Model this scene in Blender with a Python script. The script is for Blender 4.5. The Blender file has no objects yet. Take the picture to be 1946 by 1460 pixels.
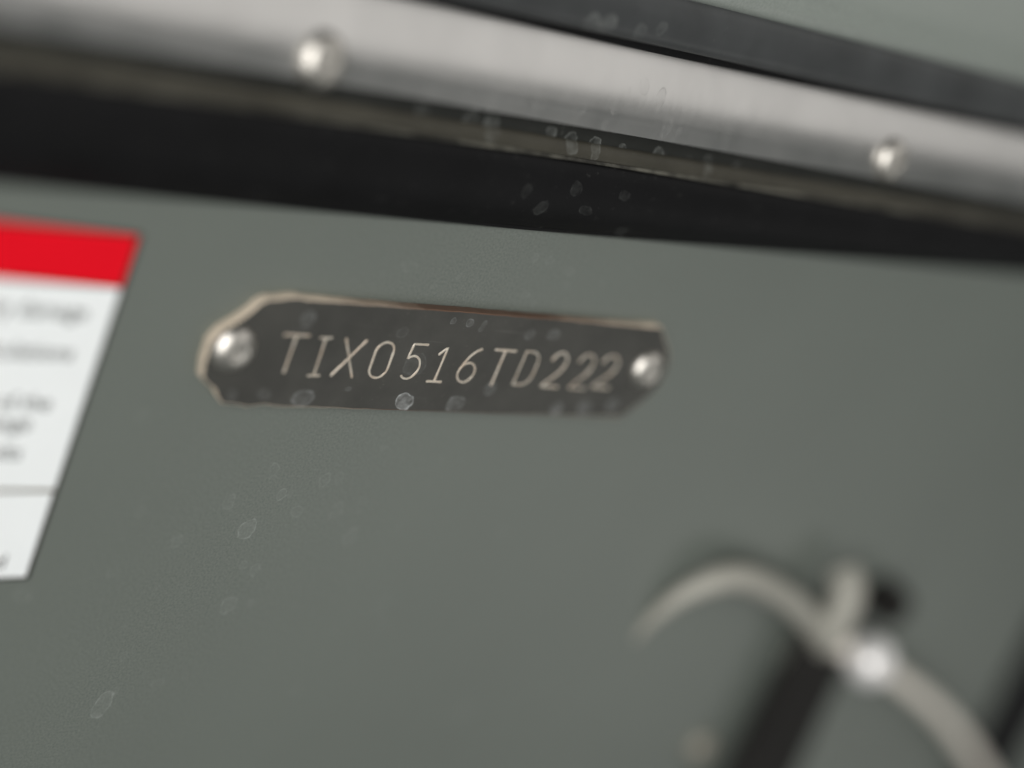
import bpy, bmesh, math, random
from mathutils import Vector, Matrix
random.seed(7)
S = bpy.context.scene
MM = 0.001
# panel coordinates in millimetres: u to the right (X), w up (Z), o outwards from the panel (-Y)
def V(u, w, o=0.0): return Vector((u*MM, -o*MM, w*MM))

# ------------------------------------------------------------------ camera
cam_d = bpy.data.cameras.new('camera'); cam = bpy.data.objects.new('camera', cam_d)
S.collection.objects.link(cam); S.camera = cam
right = Vector((0.745801, -0.558003, 0.363886))
down  = Vector((0.035188, -0.512477, -0.857980))
fwd   = Vector((0.665239, 0.652687, -0.362571))
right.normalize(); down.normalize(); fwd.normalize()
rot = Matrix((right, -down, -fwd)).transposed()
cam.matrix_world = Matrix.Translation(V(-199.57, 108.77, 195.81)) @ rot.to_4x4()
cam_d.sensor_fit = 'HORIZONTAL'; cam_d.sensor_width = 36.0
cam_d.lens = 3592.0/1946.0*36.0
cam_d.clip_start = 0.01; cam_d.clip_end = 50.0
cam_d.dof.use_dof = True
cam_d.dof.focus_distance = 0.2828
cam_d.dof.aperture_fstop = 3.5

# ------------------------------------------------------------------ light
world = bpy.data.worlds.new('World'); S.world = world; world.use_nodes = True
bg = world.node_tree.nodes['Background']
bg.inputs['Color'].default_value = (0.93, 1.0, 0.97, 1); bg.inputs['Strength'].default_value = 0.10
def area(name, loc, target, sx, sy, power, col, roll=0.0):
    d = bpy.data.lights.new(name, 'AREA'); d.shape = 'RECTANGLE'; d.size = sx; d.size_y = sy
    d.energy = power; d.color = col
    o = bpy.data.objects.new(name, d); S.collection.objects.link(o)
    o.location = loc
    o.rotation_euler = ((Vector(target)-Vector(loc)).to_track_quat('-Z', 'Y').to_matrix() @ Matrix.Rotation(roll, 3, 'Z')).to_euler()
    return o
area('ceiling_softbox', (0.95, -0.85, 0.90), (0, 0, 0.03), 2.0, 1.05, 4.7, (1.0, 0.965, 0.93), math.radians(17))
area('window_softbox', (-0.64, -0.75, 0.27), (0, 0, 0), 0.58, 1.12, 11.1, (1.0, 0.985, 0.96))
area('low_side_lamp', (0.98, -0.93, -0.57), (0, 0, 0), 0.60, 0.42, 1.15, (1.0, 0.985, 0.95))
S.view_settings.view_transform = 'Standard'; S.view_settings.look = 'None'
S.view_settings.exposure = 0.0; S.view_settings.gamma = 1.0
S.render.resolution_x = 1024; S.render.resolution_y = 768
S.render.engine = 'CYCLES'

# ------------------------------------------------------------------ material helpers
class NT:
    def __init__(s, name):
        s.m = bpy.data.materials.new(name); s.m.use_nodes = True
        s.t = s.m.node_tree; s.b = s.t.nodes['Principled BSDF']
    def n(s, typ, **kw):
        x = s.t.nodes.new(typ)
        for k, v in kw.items(): setattr(x, k, v)
        return x
    def l(s, a, b): s.t.links.new(a, b)
    def math(s, op, a, b=None, clamp=False):
        x = s.n('ShaderNodeMath', operation=op, use_clamp=clamp)
        for i, q in enumerate((a, b)):
            if q is None: continue
            if isinstance(q, (int, float)): x.inputs[i].default_value = q
            else: s.l(q, x.inputs[i])
        return x.outputs[0]
    def coords(s):
        return s.n('ShaderNodeTexCoord').outputs['Object']
    def noise(s, co, scale, detail=3, rough=0.55, stretch=None):
        if stretch:
            mp = s.n('ShaderNodeMapping'); mp.inputs['Scale'].default_value = stretch
            s.l(co, mp.inputs['Vector']); co = mp.outputs[0]
        x = s.n('ShaderNodeTexNoise'); x.inputs['Scale'].default_value = scale
        x.inputs['Detail'].default_value = detail; x.inputs['Roughness'].default_value = rough
        s.l(co, x.inputs['Vector']); return x.outputs['Fac']
    def ramp(s, fac, stops):
        r = s.n('ShaderNodeValToRGB'); e = r.color_ramp.elements
        while len(e) < len(stops): e.new(0.5)
        for k, (p, c) in enumerate(stops):
            e[k].position = p
            e[k].color = (c, c, c, 1) if isinstance(c, (int, float)) else (*c, 1)
        s.l(fac, r.inputs[0]); return r.outputs['Color']
    def mix(s, fac, a, b):
        x = s.n('ShaderNodeMix', data_type='RGBA')
        if isinstance(fac, (int, float)): x.inputs[0].default_value = fac
        else: s.l(fac, x.inputs[0])
        for q, i in ((a, 6), (b, 7)):
            if isinstance(q, tuple): x.inputs[i].default_value = (*q, 1)
            else: s.l(q, x.inputs[i])
        return x.outputs[2]
    def bump(s, h, strength, dist, prev=None):
        x = s.n('ShaderNodeBump'); x.inputs['Strength'].default_value = strength; x.inputs['Distance'].default_value = dist
        s.l(h, x.inputs['Height'])
        if prev is not None: s.l(prev, x.inputs['Normal'])
        return x.outputs[0]
    def droplets(s, co, spots, fill=.20):
        """dried water marks: each an uneven rim with a thin film inside. spots = (u, w, ru, rw, turn, strength)"""
        n1 = s.n('ShaderNodeTexNoise'); n1.inputs['Scale'].default_value = 420; n1.inputs['Detail'].default_value = 2
        s.l(co, n1.inputs['Vector'])
        sub = s.n('ShaderNodeVectorMath', operation='SUBTRACT'); s.l(n1.outputs['Color'], sub.inputs[0]); sub.inputs[1].default_value = (.5, .5, .5)
        sc = s.n('ShaderNodeVectorMath', operation='SCALE'); s.l(sub.outputs[0], sc.inputs[0]); sc.inputs['Scale'].default_value = 0.0017
        ad = s.n('ShaderNodeVectorMath', operation='ADD'); s.l(co, ad.inputs[0]); s.l(sc.outputs[0], ad.inputs[1])
        pz = ad.outputs[0]; acc = None
        for (u, w, ru, rw, turn, st) in spots:
            mp = s.n('ShaderNodeMapping', vector_type='TEXTURE')
            mp.inputs['Location'].default_value = (u*MM, 0, w*MM)
            mp.inputs['Rotation'].default_value = (0, turn, 0)
            mp.inputs['Scale'].default_value = (ru*MM, 1000, rw*MM)
            s.l(pz, mp.inputs['Vector'])
            ln = s.n('ShaderNodeVectorMath', operation='LENGTH'); s.l(mp.outputs[0], ln.inputs[0])
            r = s.ramp(ln.outputs['Value'], [(0.0, fill*st), (.62, fill*.9*st), (.80, (fill+.1)*st), (.91, st), (1.0, 0.0)])
            acc = r if acc is None else s.math('MAXIMUM', acc, r)
        # rims break up
        br = s.ramp(s.noise(co, 620, 4, .65), [(.34, .05), (.64, 1.0)])
        return s.math('MULTIPLY', acc, br)

def setp(b, **kw):
    for k, v in kw.items(): b.inputs[k].default_value = v

# painted panel --------------------------------------------------------------
def paint(name, col, spots, rough=0.42):
    M = NT(name); co = M.coords(); b = M.b
    big = M.noise(co, 14, 3); fine = M.noise(co, 2600, 2)
    c = M.mix(M.ramp(big, [(.3, 0.0), (.7, 1.0)]), tuple(x*.95 for x in col), tuple(x*1.05 for x in col))
    c = M.mix(M.ramp(fine, [(.25, 0.0), (.75, 1.0)]), M.mix(.12, c, (0, 0, 0)), M.mix(.07, c, (.8, .8, .78)))
    dust = M.ramp(M.noise(co, 520, 4, .7), [(.66, 0.0), (.78, 1.0)])
    c = M.mix(M.math('MULTIPLY', dust, .09), c, (.5, .5, .47))
    if spots:
        dm = M.droplets(co, spots)
        c = M.mix(M.math('MULTIPLY', dm, .42), c, (.50, .52, .50))
        ro = M.math('ADD', M.math('MULTIPLY', dm, .15), rough)
        M.l(ro, b.inputs['Roughness'])
    else: setp(b, Roughness=rough)
    M.l(c, b.inputs['Base Color'])
    nn = M.bump(M.noise(co, 900, 2), .10, .00004)
    nn = M.bump(fine, .12, .00002, nn)
    M.l(nn, b.inputs['Normal'])
    setp(b, **{'Specular IOR Level': .45})
    return M.m

panel_spots = [(-39.1,-16.4,.9,1.5,.1,.5),(-40.0,-26.9,1.5,1.9,.35,1.0),(-45.1,-22.0,1.1,1.6,.2,.45),(-36.2,-20.8,.8,1.2,.15,.6),
 (-32.1,-23.9,1.2,1.2,.3,.5),(-29.2,-18.2,.9,1.5,.1,.5),(-24.7,-23.8,1.1,1.6,.1,.45),(-20.1,-28.8,1.3,1.9,.2,.5),(-20.5,-22.8,.8,1.5,.0,.4),
 (-35.8,-34.4,.9,1.3,.2,.55),(-38.3,-41.0,1.2,1.9,.3,.7),(-51.6,-29.0,1.0,1.1,.2,.5),(-54.3,-58.5,1.5,2.7,.25,.85),(-2.9,22.0,.9,.7,.3,.7),
 (-5.8,22.2,.6,.9,.1,.6),(-29.0,18.6,1.6,1.0,.0,.35),(2.2,20.6,.9,.7,.2,.45),(-33.9,-40.7,.9,.7,.0,.5),(-64.4,-7.7,1.0,1.2,.0,.35),
 (-59.6,-23.4,.8,1.2,.1,.35),(-73.6,-37.4,1.4,1.3,.1,.5),(12.0,-29.0,1.4,1.6,.1,.3),(-4.8,15.9,.9,.8,.0,.45),(2.5,17.8,.8,.7,.0,.4),
 (21.3,-67.8,2.2,2.4,.1,.3),(-7.9,-42.6,1.6,2.0,.1,.28),(-45.7,-55.5,1.3,.9,.0,.35),(-20.5,11.1,.6,.4,.0,.4),(-60.5,-33.5,.9,1.3,.2,.3)]
for _k in range(26):
    panel_spots.append((random.uniform(-62, 2), random.uniform(-62, -12), random.uniform(.3, .9), random.uniform(.4, 1.2), random.uniform(0, .4), random.uniform(.2, .5)))
for _k in range(10):
    panel_spots.append((random.uniform(-35, 25), random.uniform(14, 25), random.uniform(.3, .7), random.uniform(.3, .8), random.uniform(0, .4), random.uniform(.2, .5)))
M_panel = paint('grey_green_hull_paint', (.124, .143, .125), panel_spots)
M_upper = paint('grey_green_deck_paint', (.235, .262, .238), None, .38)

# black rubber ---------------------------------------------------------------
def rubber(name, col, rough, spots=None, chafe=None, spec=.22):
    M = NT(name); co = M.coords(); b = M.b
    a = M.noise(co, 90, 4); f_ = M.noise(co, 1800, 2)
    c = M.mix(M.ramp(a, [(.35, 0.0), (.7, 1.0)]), tuple(x*.85 for x in col), tuple(x*1.2 for x in col))
    c = M.mix(M.math('MULTIPLY', M.ramp(M.noise(co, 700, 4, .7), [(.62, 0.0), (.8, 1.0)]), .10), c, (.4, .4, .38))
    if spots:
        dm = M.droplets(co, spots, .5)
        c = M.mix(M.math('MULTIPLY', dm, .30), c, (.42, .44, .42))
    if chafe: c = M.mix(M.ramp(M.noise(co, 70, 5, .7), [(.46, 0.0), (.66, 1.0)]), c, chafe)
    M.l(c, b.inputs['Base Color']); setp(b, Roughness=rough, **{'Specular IOR Level': spec})
    M.l(M.bump(f_, .15, .00003), b.inputs['Normal'])
    return M.m
M_bead = rubber('black_rubber', (.0055, .0055, .006), .55,
   [(-6.9,35.4,1.3,1.1,.1,.32),(3.2,35.3,1.2,1.1,.1,.3),(-11.7,31.6,1.1,1.5,.5,.3),(-2.8,32.1,1.4,.9,.2,.25),(7.5,28.8,1.4,.9,.2,.5),(-16,34,1.0,1.3,.2,.2)], None, .17)
M_base = rubber('worn_black_seat_strip', (.020, .021, .019), .5,
   [(-29.3,42.2,1.2,2.0,.15,1.0),(-25.3,42.0,1.6,1.8,.35,1.0),(-13.9,42.4,1.3,.9,.1,1.0),(-9.7,41.6,1.3,1.7,.4,1.2),(-4.9,41.6,1.3,1.7,.4,1.2),
    (1.1,41.9,1.0,1.0,.1,1.2),(8.8,42.1,1.2,1.1,.3,1.1),(19.8,41.8,1.0,1.6,.3,1.0),(-38,42,1.2,1.5,.2,.8),(27,42,1.0,1.2,.2,.6)])
M_lip = rubber('chafed_strip_edge', (.030, .029, .025), .55, None, (.15, .145, .12))
M_ledge = rubber('olive_grey_ledge_rubber', (.050, .047, .037), .5, [(-9.7,41.4,1.1,1.5,.4,.9),(-4.9,41.2,1.1,1.5,.4,.9),(-25.3,41.6,1.2,1.6,.35,.8),(19.8,41.2,.9,1.5,.3,.8)])
M_gasket = rubber('dark_grey_gasket', (.052, .055, .056), .40,
   [(-15.6,59.9,1.6,1.5,.2,.9),(-12.6,60.3,1.4,1.6,.1,.8),(-6.1,60.2,1.3,1.1,.3,.6),(-2.3,61.2,.9,1.2,.2,.5)])
M_strap = rubber('black_strap_rubber', (.013, .012, .011), .6)

# metals -----------------------------------------------------------------------
def steel(name, col, rough, brushed=True, spots=None, metal=1.0):
    M = NT(name); co = M.coords(); b = M.b
    c = col; a = M.noise(co, 60, 4)
    c = M.mix(M.ramp(a, [(.3, 0.0), (.7, 1.0)]), tuple(x*.92 for x in col), col)
    r = M.math('ADD', M.math('MULTIPLY', M.noise(co, 140, 4, .6, (1, 1, .35)), .16), rough-.08)
    if spots:
        dm = M.droplets(co, spots)
        c = M.mix(M.math('MULTIPLY', dm, .35), c, (.42, .42, .40))
        r = M.math('ADD', r, M.math('MULTIPLY', dm, .22))
    M.l(c, b.inputs['Base Color']); M.l(r, b.inputs['Roughness'])
    setp(b, Metallic=metal)
    if brushed:
        st = M.noise(co, 420, 4, .6, (1, 1, .05))
        nn = M.bump(st, .18, .00008)
        nn = M.bump(M.noise(co, 150, 4, .65, (1, 1, .14)), .22, .0003, nn)
        M.l(nn, b.inputs['Normal'])
    return M.m
M_rail = steel('satin_rail_metal', (.71, .70, .685), .33, True,
   [(0.0,52.1,.9,1.2,.1,.8),(3.8,50.9,1.0,1.6,.1,1.0),(6.2,47.1,1.0,1.9,.1,.9),(-5.0,48.3,.9,1.1,.2,.8),(-6.2,45.8,.8,.9,.1,.7),(9,46.5,.5,.8,.2,.9),
    (-3,50.5,.3,1.4,.0,.6),(-12,47.5,1.0,1.5,.2,.5),(-20,47,1.2,1.9,.2,.6),(-28,47,1.3,2.1,.2,.6)])
M_rivet = steel('polished_rivet_metal', (.70, .67, .62), .40, False)
M_ball = steel('satin_stud_metal', (.95, .93, .92), .32, False, metal=.35)
M_chrome = steel('zinc_plated_wire', (.98, .92, .83), .36, False, metal=.3)
M_bail = steel('dull_wire', (.40, .39, .345), .5, False, metal=.12)
M_bolt = steel('dull_bolt_metal', (.36, .34, .29), .5, False, metal=.6)
M_copper = NT('scratched_bronze'); setp(M_copper.b, Metallic=.75, Roughness=.42)
_co = M_copper.coords()
M_copper.l(M_copper.mix(M_copper.ramp(M_copper.noise(_co, 500, 3), [(.35, 0.0), (.65, 1.0)]), (.74, .62, .50), (.92, .85, .74)), M_copper.b.inputs['Base Color'])
M_copper = M_copper.m
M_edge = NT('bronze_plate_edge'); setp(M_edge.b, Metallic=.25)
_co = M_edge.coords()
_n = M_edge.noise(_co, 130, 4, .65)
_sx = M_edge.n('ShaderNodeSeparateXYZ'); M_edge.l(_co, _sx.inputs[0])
_end = M_edge.math('MULTIPLY', M_edge.math('ABSOLUTE', M_edge.math('ADD', _sx.outputs['X'], .012)), 22.0)   # light catching the plate ends, painted into the edge colour
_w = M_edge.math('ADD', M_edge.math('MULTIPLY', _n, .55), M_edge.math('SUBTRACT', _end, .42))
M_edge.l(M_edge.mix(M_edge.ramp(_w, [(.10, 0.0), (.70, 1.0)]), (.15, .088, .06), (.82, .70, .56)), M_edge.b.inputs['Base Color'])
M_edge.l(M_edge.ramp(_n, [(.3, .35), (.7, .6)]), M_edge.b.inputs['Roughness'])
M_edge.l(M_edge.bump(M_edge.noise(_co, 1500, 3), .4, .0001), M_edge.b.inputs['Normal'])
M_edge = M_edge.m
def plate_mat():
    M = NT('dark_anodised_plate'); co = M.coords(); b = M.b
    spots = [(-40.3,-3.0,1.9,1.6,.0,1.0),(-21.6,-2.9,1.8,1.5,.15,2.4),(-11.5,-3.1,1.7,1.5,.0,1.0),(-5.8,-0.2,1.2,1.2,.0,.8),(9.9,-3.2,1.3,1.4,.1,1.3),
      (16.1,-2.9,1.4,1.3,.1,1.2),(22.4,-2.2,1.3,1.2,.1,1.0),(-44.5,9.7,1.2,1.5,.1,.9),(2.5,10.0,1.4,1.0,.1,.8),(-2.2,9.8,.9,1.0,.1,.6),(-18.5,11.4,.5,.6,.1,1.0),
      (-15.1,11.2,.6,.9,.4,.9),(-12.4,10.8,.5,1.0,.3,.8),(-52.6,-2.7,1.1,1.0,.1,.6),(-47.3,-2.7,1.1,1.0,.1,.5),(-22.3,3.5,2.2,1.9,.3,.3),(-27,9,1,1,.1,.3),(-33,-1.5,.6,.5,0,.6)]
    c = M.mix(M.ramp(M.noise(co, 110, 5, .65), [(.3, 0.0), (.7, 1.0)]), (.046, .0455, .041), (.070, .069, .062))
    sp = M.ramp(M.noise(co, 1500, 3, .7), [(.64, 0.0), (.76, 1.0)])
    c = M.mix(M.math('MULTIPLY', sp, .22), c, (.30, .28, .24))
    dm = M.droplets(co, spots, .32)
    c = M.mix(M.math('MULTIPLY', dm, .50, True), c, (.50, .52, .52))
    # fine wipe scratches
    sc = M.ramp(M.noise(co, 260, 2, .5, (.25, 1, 6)), [(.70, 0.0), (.76, 1.0)])
    c = M.mix(M.math('MULTIPLY', sc, .05), c, (.5, .5, .48))
    M.l(c, b.inputs['Base Color']); setp(b, Roughness=.46, Metallic=.15, **{'Specular IOR Level': .4})
    M.l(M.bump(M.noise(co, 1700, 3), .15, .00004), b.inputs['Normal'])
    return M.m
M_plate = plate_mat()
def flat(name, col, rough=.35):
    M = NT(name); co = M.coords()
    M.l(M.mix(M.ramp(M.noise(co, 200, 4), [(.3, 0.0), (.7, 1.0)]), tuple(x*.97 for x in col), col), M.b.inputs['Base Color'])
    setp(M.b, Roughness=rough, **{'Specular IOR Level': .2}); return M.m
M_white = flat('white_vinyl', (.92, .95, .955)); M_red = flat('red_print', (.80, .0005, .012), .6)
M_black = flat('black_print', (.020, .017, .014), .5); M_ink = flat('grey_ink', (.06, .06, .055), .5)
M_rule = flat('grey_rule_print', (.20, .18, .14), .5)

# ------------------------------------------------------------------ mesh helpers
def link(name, me, mat=None, parent=None):
    o = bpy.data.objects.new(name, me); S.collection.objects.link(o)
    if mat is not None and me is not None and not me.materials: me.materials.append(mat)
    if parent is not None: o.parent = parent
    return o
def tag(o, label, cat, group=None):
    o['label'] = label; o['category'] = cat
    if group: o['group'] = group
    return o
def empty(name, label, cat, group=None):
    return tag(link(name, None), label, cat, group)
def from_bm(bm, smooth=True, ang=35):
    me = bpy.data.meshes.new('m'); bmesh.ops.recalc_face_normals(bm, faces=bm.faces[:]); bm.to_mesh(me); bm.free()
    if smooth:
        me.polygons.foreach_set('use_smooth', [True]*len(me.polygons))
        me.set_sharp_from_angle(angle=math.radians(ang))
    return me
def crom(pts, k=6, closed=False):
    n = len(pts); out = []; pts = [Vector(p) for p in pts]
    rng = range(n) if closed else range(n-1)
    for i in rng:
        p0 = pts[(i-1) % n] if closed or i > 0 else pts[0]
        p1 = pts[i]; p2 = pts[(i+1) % n]
        p3 = pts[(i+2) % n] if closed or i+2 < n else pts[-1]
        for j in range(k):
            t = j/k
            out.append(.5*((2*p1)+(-p0+p2)*t+(2*p0-5*p1+4*p2-p3)*t*t+(-p0+3*p1-3*p2+p3)*t**3))
    if not closed: out.append(pts[-1])
    return out
U0, U1 = -260.0, 430.0
def extrude_profile(prof, slope=0.0, n=48):
    """prof: list of (o, w, s) in mm, s = share of the slow taper along the rail; closed loop swept along u"""
    bm = bmesh.new(); rows = []
    for i in range(n+1):
        u = U0+(U1-U0)*i/n
        rows.append([bm.verts.new(V(u, w+s*slope*u, o)) for (o, w, s) in prof])
    m = len(prof)
    for i in range(n):
        for j in range(m):
            bm.faces.new((rows[i][j], rows[i][(j+1) % m], rows[i+1][(j+1) % m], rows[i+1][j]))
    bm.faces.new(rows[0]); bm.faces.new(rows[-1])
    return from_bm(bm, ang=40)
def smooth_prof(pts, k=5):
    return [(p.x, p.y, p.z) for p in crom([Vector(p) for p in pts], k)]
def lathe(prof, seg=40):
    """prof (r, h) in mm about the outward axis, returned with base at origin"""
    bm = bmesh.new(); rows = []
    for r, h in prof:
        if r == 0: rows.append([bm.verts.new((0, -h*MM, 0))])
        else: rows.append([bm.verts.new((r*MM*math.cos(2*math.pi*k/seg), -h*MM, r*MM*math.sin(2*math.pi*k/seg))) for k in range(seg)])
    for a, b in zip(rows, rows[1:]):
        for k in range(seg):
            va = [a[k % len(a)], a[(k+1) % len(a)]]; vb = [b[k % len(b)], b[(k+1) % len(b)]]
            vs = []
            for v in (va[0], va[1], vb[1], vb[0]):
                if v not in vs: vs.append(v)
            if len(vs) > 2: bm.faces.new(vs)
    return from_bm(bm, ang=50)
def tube(pts, rad, closed=False, seg=14):
    bm = bmesh.new(); n = len(pts); rows = []
    up = Vector((0.31, .9, .2)).normalized()
    for i, p in enumerate(pts):
        a = pts[(i-1) % n] if closed or i > 0 else p; b = pts[(i+1) % n] if closed or i < n-1 else p
        t = (b-a).normalized(); x = t.cross(up).normalized(); y = x.cross(t)
        r = rad(i/(n-1)) if callable(rad) else rad
        rows.append([bm.verts.new(p+(x*math.cos(2*math.pi*k/seg)+y*math.sin(2*math.pi*k/seg))*r*MM) for k in range(seg)])
    for i in range(n if closed else n-1):
        A, B = rows[i], rows[(i+1) % n]
        for k in range(seg): bm.faces.new((A[k], A[(k+1) % seg], B[(k+1) % seg], B[k]))
    if not closed: bm.faces.new(rows[0]); bm.faces.new(rows[-1])
    return from_bm(bm, ang=60)
def slab(outline, o0, o1, bev=0.0):
    """outline list of (u, w); top loop inset by bev for a soft edge"""
    bm = bmesh.new()
    cu = sum(p[0] for p in outline)/len(outline); cw = sum(p[1] for p in outline)/len(outline)
    def loop(o, ins):
        r = []; n = len(outline)
        for i, (u, w) in enumerate(outline):
            if ins:
                a = Vector(outline[i-1]); b = Vector((u, w)); c = Vector(outline[(i+1) % n])
                d1 = (b-a).normalized(); d2 = (c-b).normalized()
                nn = Vector((-d1.y-d2.y, d1.x+d2.x)); nn = nn.normalized()/max(.3, math.sqrt(max(0, (1+d1.dot(d2))/2)))
                u, w = u+nn.x*ins, w+nn.y*ins
            r.append(bm.verts.new(V(u, w, o)))
        return r
    ls = [loop(o0, 0), loop(o1-bev, 0)] + ([loop(o1-bev*.3, bev*.3), loop(o1, bev)] if bev else [])
    if not bev: ls[1] = ls[1]
    n = len(outline)
    for A, B in zip(ls, ls[1:]):
        for k in range(n): bm.faces.new((A[k], A[(k+1) % n], B[(k+1) % n], B[k]))
    bm.faces.new(ls[0]); top = bm.faces.new(ls[-1])
    return bm, top
def chan(paths, width, ends=True):
    """stamped strokes: a shallow channel with burred lips, one mesh for a whole character; paths in (u, w)"""
    bm = bmesh.new()
    sec = [(-.62, .0), (-.5, .055), (-.28, .03), (0, .012), (.28, .03), (.5, .055), (.62, .0)]
    for P in paths:
        n = len(P); rows = []
        for i, p in enumerate(P):
            a = P[i-1] if i > 0 else p; b = P[i+1] if i < n-1 else p
            t = (b-a).normalized(); nx = Vector((-t.y, t.x)); wj = width*(1+random.uniform(-.10, .10))
            if i in (0, n-1): wj *= 1.25
            q = p.copy()
            rows.append([bm.verts.new(V(q.x+nx.x*s*wj, q.y+nx.y*s*wj, PT+h*(1+random.uniform(-.2, .3)))) for s, h in sec])
        for A, B in zip(rows, rows[1:]):
            for k in range(len(sec)-1): bm.faces.new((A[k], A[k+1], B[k+1], B[k]))
        if ends:      # the punch digs in deeper where a stroke starts and stops
            for p in (P[0], P[-1]):
                c = bm.verts.new(V(p.x, p.y, PT+.07)); ring = []
                for k in range(8):
                    an = k*math.pi/4; r = width*.62*random.uniform(.85, 1.25)
                    ring.append(bm.verts.new(V(p.x+r*math.cos(an), p.y+r*math.sin(an), PT+.004)))
                for k in range(8): bm.faces.new((c, ring[k], ring[(k+1) % 8]))
    return from_bm(bm, ang=80)

# ------------------------------------------------------------------ the setting: hull panel and the strip of panel above the rail
def panel_sheet():
    bm = bmesh.new(); nx, nz = 40, 30
    g = [[bm.verts.new(V(-260+690*i/nx, -330+374.4*j/nz, 0)) for i in range(nx+1)] for j in range(nz+1)]
    for j in range(nz):
        for i in range(nx): bm.faces.new((g[j][i], g[j][i+1], g[j+1][i+1], g[j+1][i]))
    r = bmesh.ops.extrude_face_region(bm, geom=bm.faces[:])
    for v in r['geom']:
        if isinstance(v, bmesh.types.BMVert): v.co.y += 3*MM
    return from_bm(bm, ang=30)
hp = link('hull_panel', panel_sheet(), M_panel); hp['kind'] = 'structure'
up_prof = smooth_prof([(-1.2, 65.4, 0), (.3, 66.0, 0), (1.0, 67.4, 0), (1.0, 69.5, 0), (-.2, 75, 0), (-8, 92, 0), (-20, 115, 0), (-36, 140, 0)], 5) + [(-40, 138, 0), (-16, 95, 0), (-5, 65.4, 0)]
upn = link('upper_panel', extrude_profile(up_prof), M_upper); upn['kind'] = 'structure'

# ------------------------------------------------------------------ rub rail
rail = empty('rub_rail', 'black rubber rub rail faced with a satin metal strip above the grey panel', 'rub rail')
SL = .026
bead_prof = smooth_prof([(-.2, 27.0, 1), (.55, 27.05, 1), (.75, 27.7, 1), (1.5, 28.6, .9), (2.7, 31.0, .6), (3.2, 34.0, .3), (2.9, 37.2, .05), (2.2, 38.9, 0), (1.5, 39.4, 0)], 4) + [(-.4, 39.4, 0)]
bead = link('rubber_bead', extrude_profile(bead_prof, SL), M_bead, rail)
lip_prof = [(1.3, 39.3, 0), (2.35, 39.25, 0), (2.62, 39.45, 0), (2.62, 39.65, 0), (2.45, 39.85, 0), (1.3, 40.0, 0)]
link('chafed_edge', extrude_profile(lip_prof), M_lip, bead)
ledge_prof = smooth_prof([(1.0, 39.7, 0), (2.3, 39.9, 0), (2.2, 41.0, 0), (1.6, 41.9, 0), (1.0, 42.1, 0)], 4)
link('olive_ledge', extrude_profile(ledge_prof), M_ledge, rail)
base_prof = smooth_prof([(1.2, 40.0, 0), (1.3, 40.4, 0), (1.1, 41.5, 0), (.9, 43.5, 0), (.9, 46.0, 0)], 3) + [(-.4, 46.0, 0), (-.4, 40.0, 0)]
link('seat_strip', extrude_profile(base_prof), M_base, rail)
# satin metal strip, gently crowned, edges rolled back
strip_prof = [(1.3, 44.85, 0)] + smooth_prof([(2.95, 44.9, 0), (2.80, 46.4, 0), (2.56, 48.2, 0), (1.72, 51.0, 0), (-.15, 54.8, 0), (-1.5, 57.3, 0)], 7) + [(-2.3, 57.3, 0), (-.4, 44.9, 0)]
link('metal_strip', extrude_profile(strip_prof), M_rail, rail)
gas_prof = smooth_prof([(-1.5, 58.3, 0), (.6, 58.4, 0), (1.6, 58.9, 0), (2.1, 60.2, 0), (1.9, 62.3, 0), (1.5, 64.0, 0), (.9, 65.4, 0), (-.4, 66.6, 0)], 5) + [(-2.5, 66.6, 0), (-2.5, 58.3, 0)]
link('upper_gasket', extrude_profile(gas_prof), M_gasket, rail)
gap_prof = [(-3.5, 56.5, 0), (-1.2, 56.5, 0), (-1.2, 60.5, 0), (-3.5, 60.5, 0)]
link('dark_joint', extrude_profile(gap_prof), M_bead, rail)
dome = [(3.6, -.6), (3.6, .25), (3.45, .7), (3.0, 1.25), (2.4, 1.65), (1.75, 1.9), (1.25, 1.96), (1.1, 1.90), (.9, 1.74), (.5, 1.68), (0, 1.70)]
rivet_me = lathe(dome); rivet_me.materials.append(M_rivet)
def rivet(parent, u, w, o, sc=1.0, tilt=0.0, spin=0.0):
    r = link('rivet', rivet_me, None, parent)
    r.location = V(u, w, o); r.scale = (sc, sc, sc); r.rotation_euler = (-tilt, spin, 0)
    return r
for u, w in ((-57.8, 47.6), (61.0, 48.4), (180.0, 48.9), (-175.0, 47.5)):
    rivet(rail, u, w, 2.3, 1.05, .27, random.uniform(0, 3))

# ------------------------------------------------------------------ identification plate
PT = 1.7
plate = empty('identification_plate', 'dark riveted metal plate with bronze edges stamped TIX0516TD222', 'plate')
CH = 5.6
cy0, cy1, ux0, ux1 = -4.6, 12.9, -59.0, 31.2
outl = [(ux0+CH, cy0), (ux1-CH, cy0), (ux1-1.1, cy0+CH-.9), (ux1, cy0+CH+1.3), (ux1, cy1-CH-1.3), (ux1-1.1, cy1-CH+.9), (ux1-CH, cy1), (ux0+CH+3.2, cy1), (ux0+CH+1.5, cy1-.35), (ux0+CH+.4, cy1-1.3),
        (ux0+3.4, cy1-3.9), (ux0+2.3, cy1-4.5), (ux0+.9, cy1-CH-.3), (ux0, cy1-CH-2.2), (ux0, cy0+CH+1.2), (ux0+.9, cy0+CH-1.3)]
rag = []
for i, a in enumerate(outl):
    b = outl[(i+1) % len(outl)]; d = math.dist(a, b); k = max(1, int(d/1.4))
    for q in range(k):
        t = q/k; u = a[0]+(b[0]-a[0])*t; w = a[1]+(b[1]-a[1])*t
        j = .28 if u < -46 else .06
        rag.append((u+random.uniform(-j, j), w+random.uniform(-j, j)))
bm, top = slab(rag, .12, PT, .18)
edge_me_faces = [f for f in bm.faces if f is not top]
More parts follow.
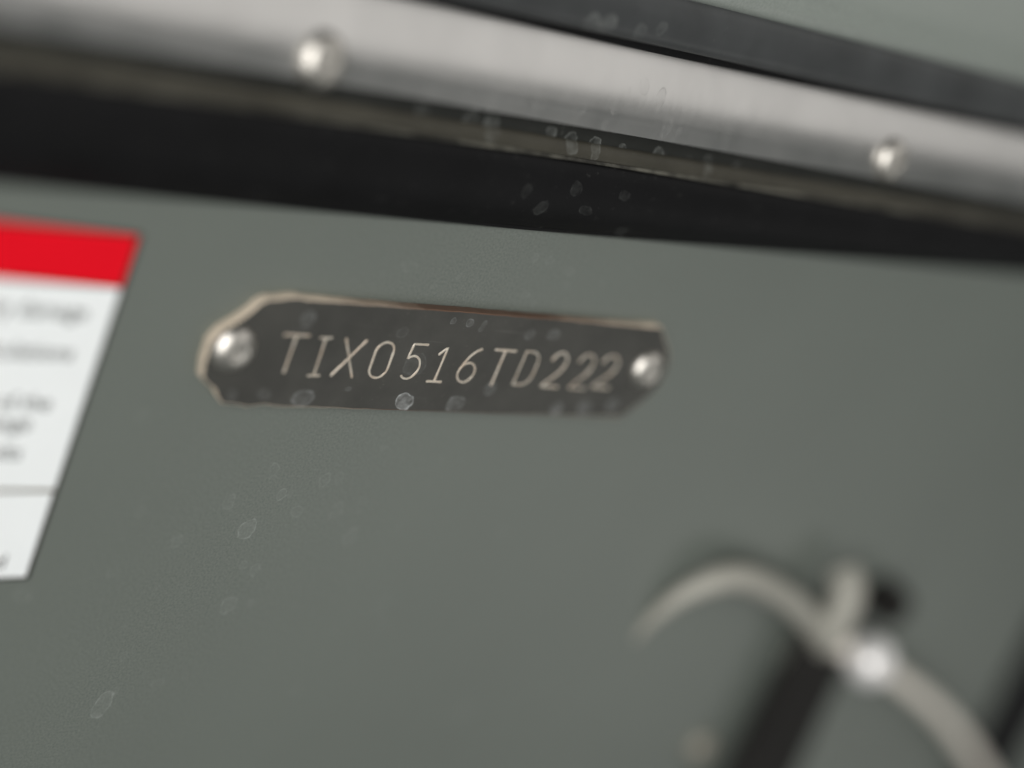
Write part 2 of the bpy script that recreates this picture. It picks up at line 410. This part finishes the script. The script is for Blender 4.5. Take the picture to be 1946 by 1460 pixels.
me = bpy.data.meshes.new('plate_body'); bmesh.ops.recalc_face_normals(bm, faces=bm.faces[:])
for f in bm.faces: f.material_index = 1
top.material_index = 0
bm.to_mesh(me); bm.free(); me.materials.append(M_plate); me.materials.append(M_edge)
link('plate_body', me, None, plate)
rivet(plate, -55.1, 4.45, PT-.15, .98, 0, .4)
rivet(plate, 26.2, 4.9, PT-.15, .95, 0, 2.0)

def arc(cx, cy, rx, ry, a0, a1, n=14):
    return [Vector((cx+rx*math.cos(math.radians(a0+(a1-a0)*i/n)), cy+ry*math.sin(math.radians(a0+(a1-a0)*i/n)))) for i in range(n+1)]
def seg(*p, k=5):
    out = []
    for a, b in zip(p, p[1:]):
        a = Vector(a); b = Vector(b)
        out += [a.lerp(b, t/k) for t in range(k)]
    return out+[Vector(p[-1])]
G = {
 'T': [seg((0, 1), (1, 1)), seg((.5, 1), (.5, 0))],
 'I': [seg((.22, 1), (.78, 1)), seg((.5, 1), (.5, 0)), seg((.22, 0), (.78, 0))],
 'X': [seg((.05, 1), (.95, 0)), seg((.95, 1), (.05, 0))],
 '0': [arc(.5, .72, .42, .28, 0, 180) + arc(.5, .28, .42, .28, 180, 360) + [Vector((.92, .72))]],
 '5': [seg((.95, 1), (.22, 1), (.16, .58)) + arc(.46, .33, .46, .33, 128, -130, 22)],
 '1': [seg((.2, .78), (.56, 1), (.52, 0)), seg((.12, 0), (.92, 0))],
 '6': [[Vector((.86, 1.0)), Vector((.62, .93)), Vector((.4, .78)), Vector((.22, .58)), Vector((.1, .40))] + arc(.5, .29, .42, .29, 165, -195, 26)],
 'D': [seg((.08, 0), (.08, 1)) , seg((.08, 1), (.45, 1)) + arc(.45, .66, .47, .34, 88, 0, 8) + arc(.45, .34, .47, .34, 0, -88, 8) + seg((.45, 0), (.08, 0))],
 '2': [arc(.5, .70, .42, .30, 165, -35, 14) + seg((.74, .42), (.06, 0), (.98, 0))],
}
chars = [('T', -45.3, 4.1, 4.0), ('I', -40.1, 4.0, 3.6), ('X', -34.9, 4.05, 4.3), ('0', -28.9, 3.9, 3.9), ('5', -23.0, 3.9, 3.8), ('1', -17.6, 3.85, 3.7), ('6', -12.0, 3.8, 3.8),
         ('T', -5.9, 3.8, 4.0), ('D', .1, 3.95, 4.0), ('2', 6.2, 3.9, 4.0), ('2', 12.2, 3.85, 4.0), ('2', 17.5, 3.95, 4.0)]
for ch, u, w, wd in chars:
    H = 6.1*random.uniform(.97, 1.03); jr = random.uniform(-.045, .045); wd *= random.uniform(.94, 1.05); w += random.uniform(-.12, .12); paths = []; sw = random.uniform(.24, .31)
    for P in G[ch]:
        q = []
        for p in P:
            x = (p.x-.5)*wd; y = (p.y-.5)*H
            q.append(Vector((u+x*math.cos(jr)-y*math.sin(jr)+random.uniform(-.02, .02), w+x*math.sin(jr)+y*math.cos(jr)+random.uniform(-.02, .02))))
        paths.append(q)
    c = link('stamped_character', chan(paths, sw), M_copper, plate)

# ------------------------------------------------------------------ warning sticker
st = empty('warning_sticker', 'white warning sticker with red header band and black border at left edge', 'sticker')
L0, R0 = -215.0, -73.5
def rect(u0, w0, u1, w1, r=.0):
    return [(u0, w0), (u1-r, w0), (u1, w0+r), (u1, w1-r), (u1-r, w1), (u0, w1)] if r else [(u0, w0), (u1, w0), (u1, w1), (u0, w1)]
def piece(name, outline, o0, o1, mat, parent):
    b_, _ = slab(outline, o0, o1); return link(name, from_bm(b_, ang=20), mat, parent)
piece('border', rect(L0-1, -34.7, R0, 19.6, .35), .03, .12, M_black, st)
piece('header_band', rect(L0, 11.9, R0-.62, 19.2), .121, .150, M_red, st)
pb = piece('text_panel', rect(L0, -19.6, R0-.65, 11.5, .0), .121, .150, M_white, st)
lb = piece('lower_panel', rect(L0, -34.2, R0-.70, -20.25, .0), .121, .150, M_white, st)
piece('divider_rule', rect(L0, -20.2, R0-.66, -19.65), .121, .140, M_rule, st)
def text_line(s, u_right, w_base, size, parent):
    cu = bpy.data.curves.new('t', 'FONT'); cu.body = s; cu.size = size*MM; cu.align_x = 'RIGHT'; cu.resolution_u = 3; cu.offset = .00003
    o = bpy.data.objects.new('t', cu); S.collection.objects.link(o)
    dg = bpy.context.evaluated_depsgraph_get()
    me = bpy.data.meshes.new_from_object(o.evaluated_get(dg)); bpy.data.objects.remove(o)
    me.transform(Matrix.Translation(V(u_right, w_base, .165)) @ Matrix.Rotation(math.radians(90), 4, 'X'))
    return link('text_line', me, M_ink, parent)
for s_, ur, wb in (('injury or property damage', -77.6, 6.6), ('errors in calculations', -77.7, .5), ('each part of the', -78.6, -7.2), ('before any change', -80.6, -10.4), ('check results', -80.6, -14.9)):
    text_line(s_, ur, wb, 3.25, pb)
text_line('as required', -77.8, -32.6, 3.3, lb)

# ------------------------------------------------------------------ black edge trim at the far right
tr = bmesh.new(); prof = [(0, -.3), (0.2, 1.2), (1.2, 2.6), (3.0, 3.4), (8, 3.8), (16, 3.2), (22, 2.0), (26, -.3)]
prof = [(p.x, p.y) for p in crom([Vector((a, b, 0)) for a, b in prof], 4)]
rows = []
for i in range(21):
    w = -330+385*i/20*.93
    rows.append([tr.verts.new(V(196-.10*(w+57)+a, w, b)) for a, b in prof])
for A, B in zip(rows, rows[1:]):
    for k in range(len(prof)): tr.faces.new((A[k], A[(k+1) % len(prof)], B[(k+1) % len(prof)], B[k]))
tr.faces.new(rows[0]); tr.faces.new(rows[-1])
tag(link('edge_trim', from_bm(tr), M_bead), 'black rubber edge trim running down the far right corner', 'edge trim')

# ------------------------------------------------------------------ blurred latch, lower right
la = empty('strap_latch', 'blurred chromed wire rings on a black strap at lower right', 'latch')
ra = crom([V(*p) for p in [(58.0, -55.0, -.6), (58.5, -48.0, 1.0), (62.5, -40.6, 3.0), (71.5, -36.6, 5), (88.0, -41.8, 5.5), (100.3, -48.5, 6.5), (106.0, -52.5, 8)]], 10)
link('wire_bail', tube(ra, lambda t: .5+2.2*min(1.0, t/.42)), M_bail, la)
bh = link('bolt_head', lathe([(3.6, -.4), (3.6, 1.2), (3.0, 2.0), (1.5, 2.4), (0, 2.5)], 6), M_bolt, la); bh.location = V(92.5, -83.5, 0)
rb = crom([V(*p) for p in [(111.5, -53.6, 8.6), (133.7, -62.2, 9), (160.9, -75.6, 9), (184.8, -90.7, 9), (209.2, -110.4, 9), (220.0, -133.1, 8), (194.7, -139, 6), (153.1, -125, 3), (124, -95, 2.0), (110, -68, 1.2), (107, -57, 3.0)]], 8, True)
link('wire_ring', tube(rb, 2.25, True), M_chrome, la)
bs = bmesh.new(); rows = []
for i in range(13):
    t = i/12; w = -50-t*75; hw = 8.8+3.5*t; cu = 109.5+3.0*t
    sec = [(-hw, 4.2), (-hw*.9, 6.6), (-hw*.5, 7.4), (hw*.5, 7.4), (hw*.9, 6.6), (hw, 4.2), (hw*.7, 3.2), (-hw*.7, 3.2)]
    rows.append([bs.verts.new(V(cu+a, w, b)) for a, b in sec])
for A, B in zip(rows, rows[1:]):
    for k in range(8): bs.faces.new((A[k], A[(k+1) % 8], B[(k+1) % 8], B[k]))
bs.faces.new(rows[0]); bs.faces.new(rows[-1])
link('strap', from_bm(bs), M_strap, la)
link('clip', tube(crom([V(104.8, -37.5, 4), V(104.6, -40, 7), V(104, -46, 8.4), V(104.0, -50, 8.5), V(105.5, -52.5, 7)], 6), lambda t: 3.6-.6*abs(t-.4)), M_bail, la)
ball = lathe([(0, -5.4)]+[(5.4*math.sin(math.radians(a)), -5.4*math.cos(math.radians(a))) for a in range(15, 180, 12)]+[(0, 5.4)], 28)
bo = link('ball_stud', ball, M_ball, la); bo.location = V(115.5, -54.0, 12.5)
bo = link('rubber_cap', lathe([(4.2, -.5), (4.4, 4.0), (3.8, 6.4), (2.0, 7.2), (0, 7.4)], 24), M_strap, la); bo.location = V(124.5, -45.5, 1.5)
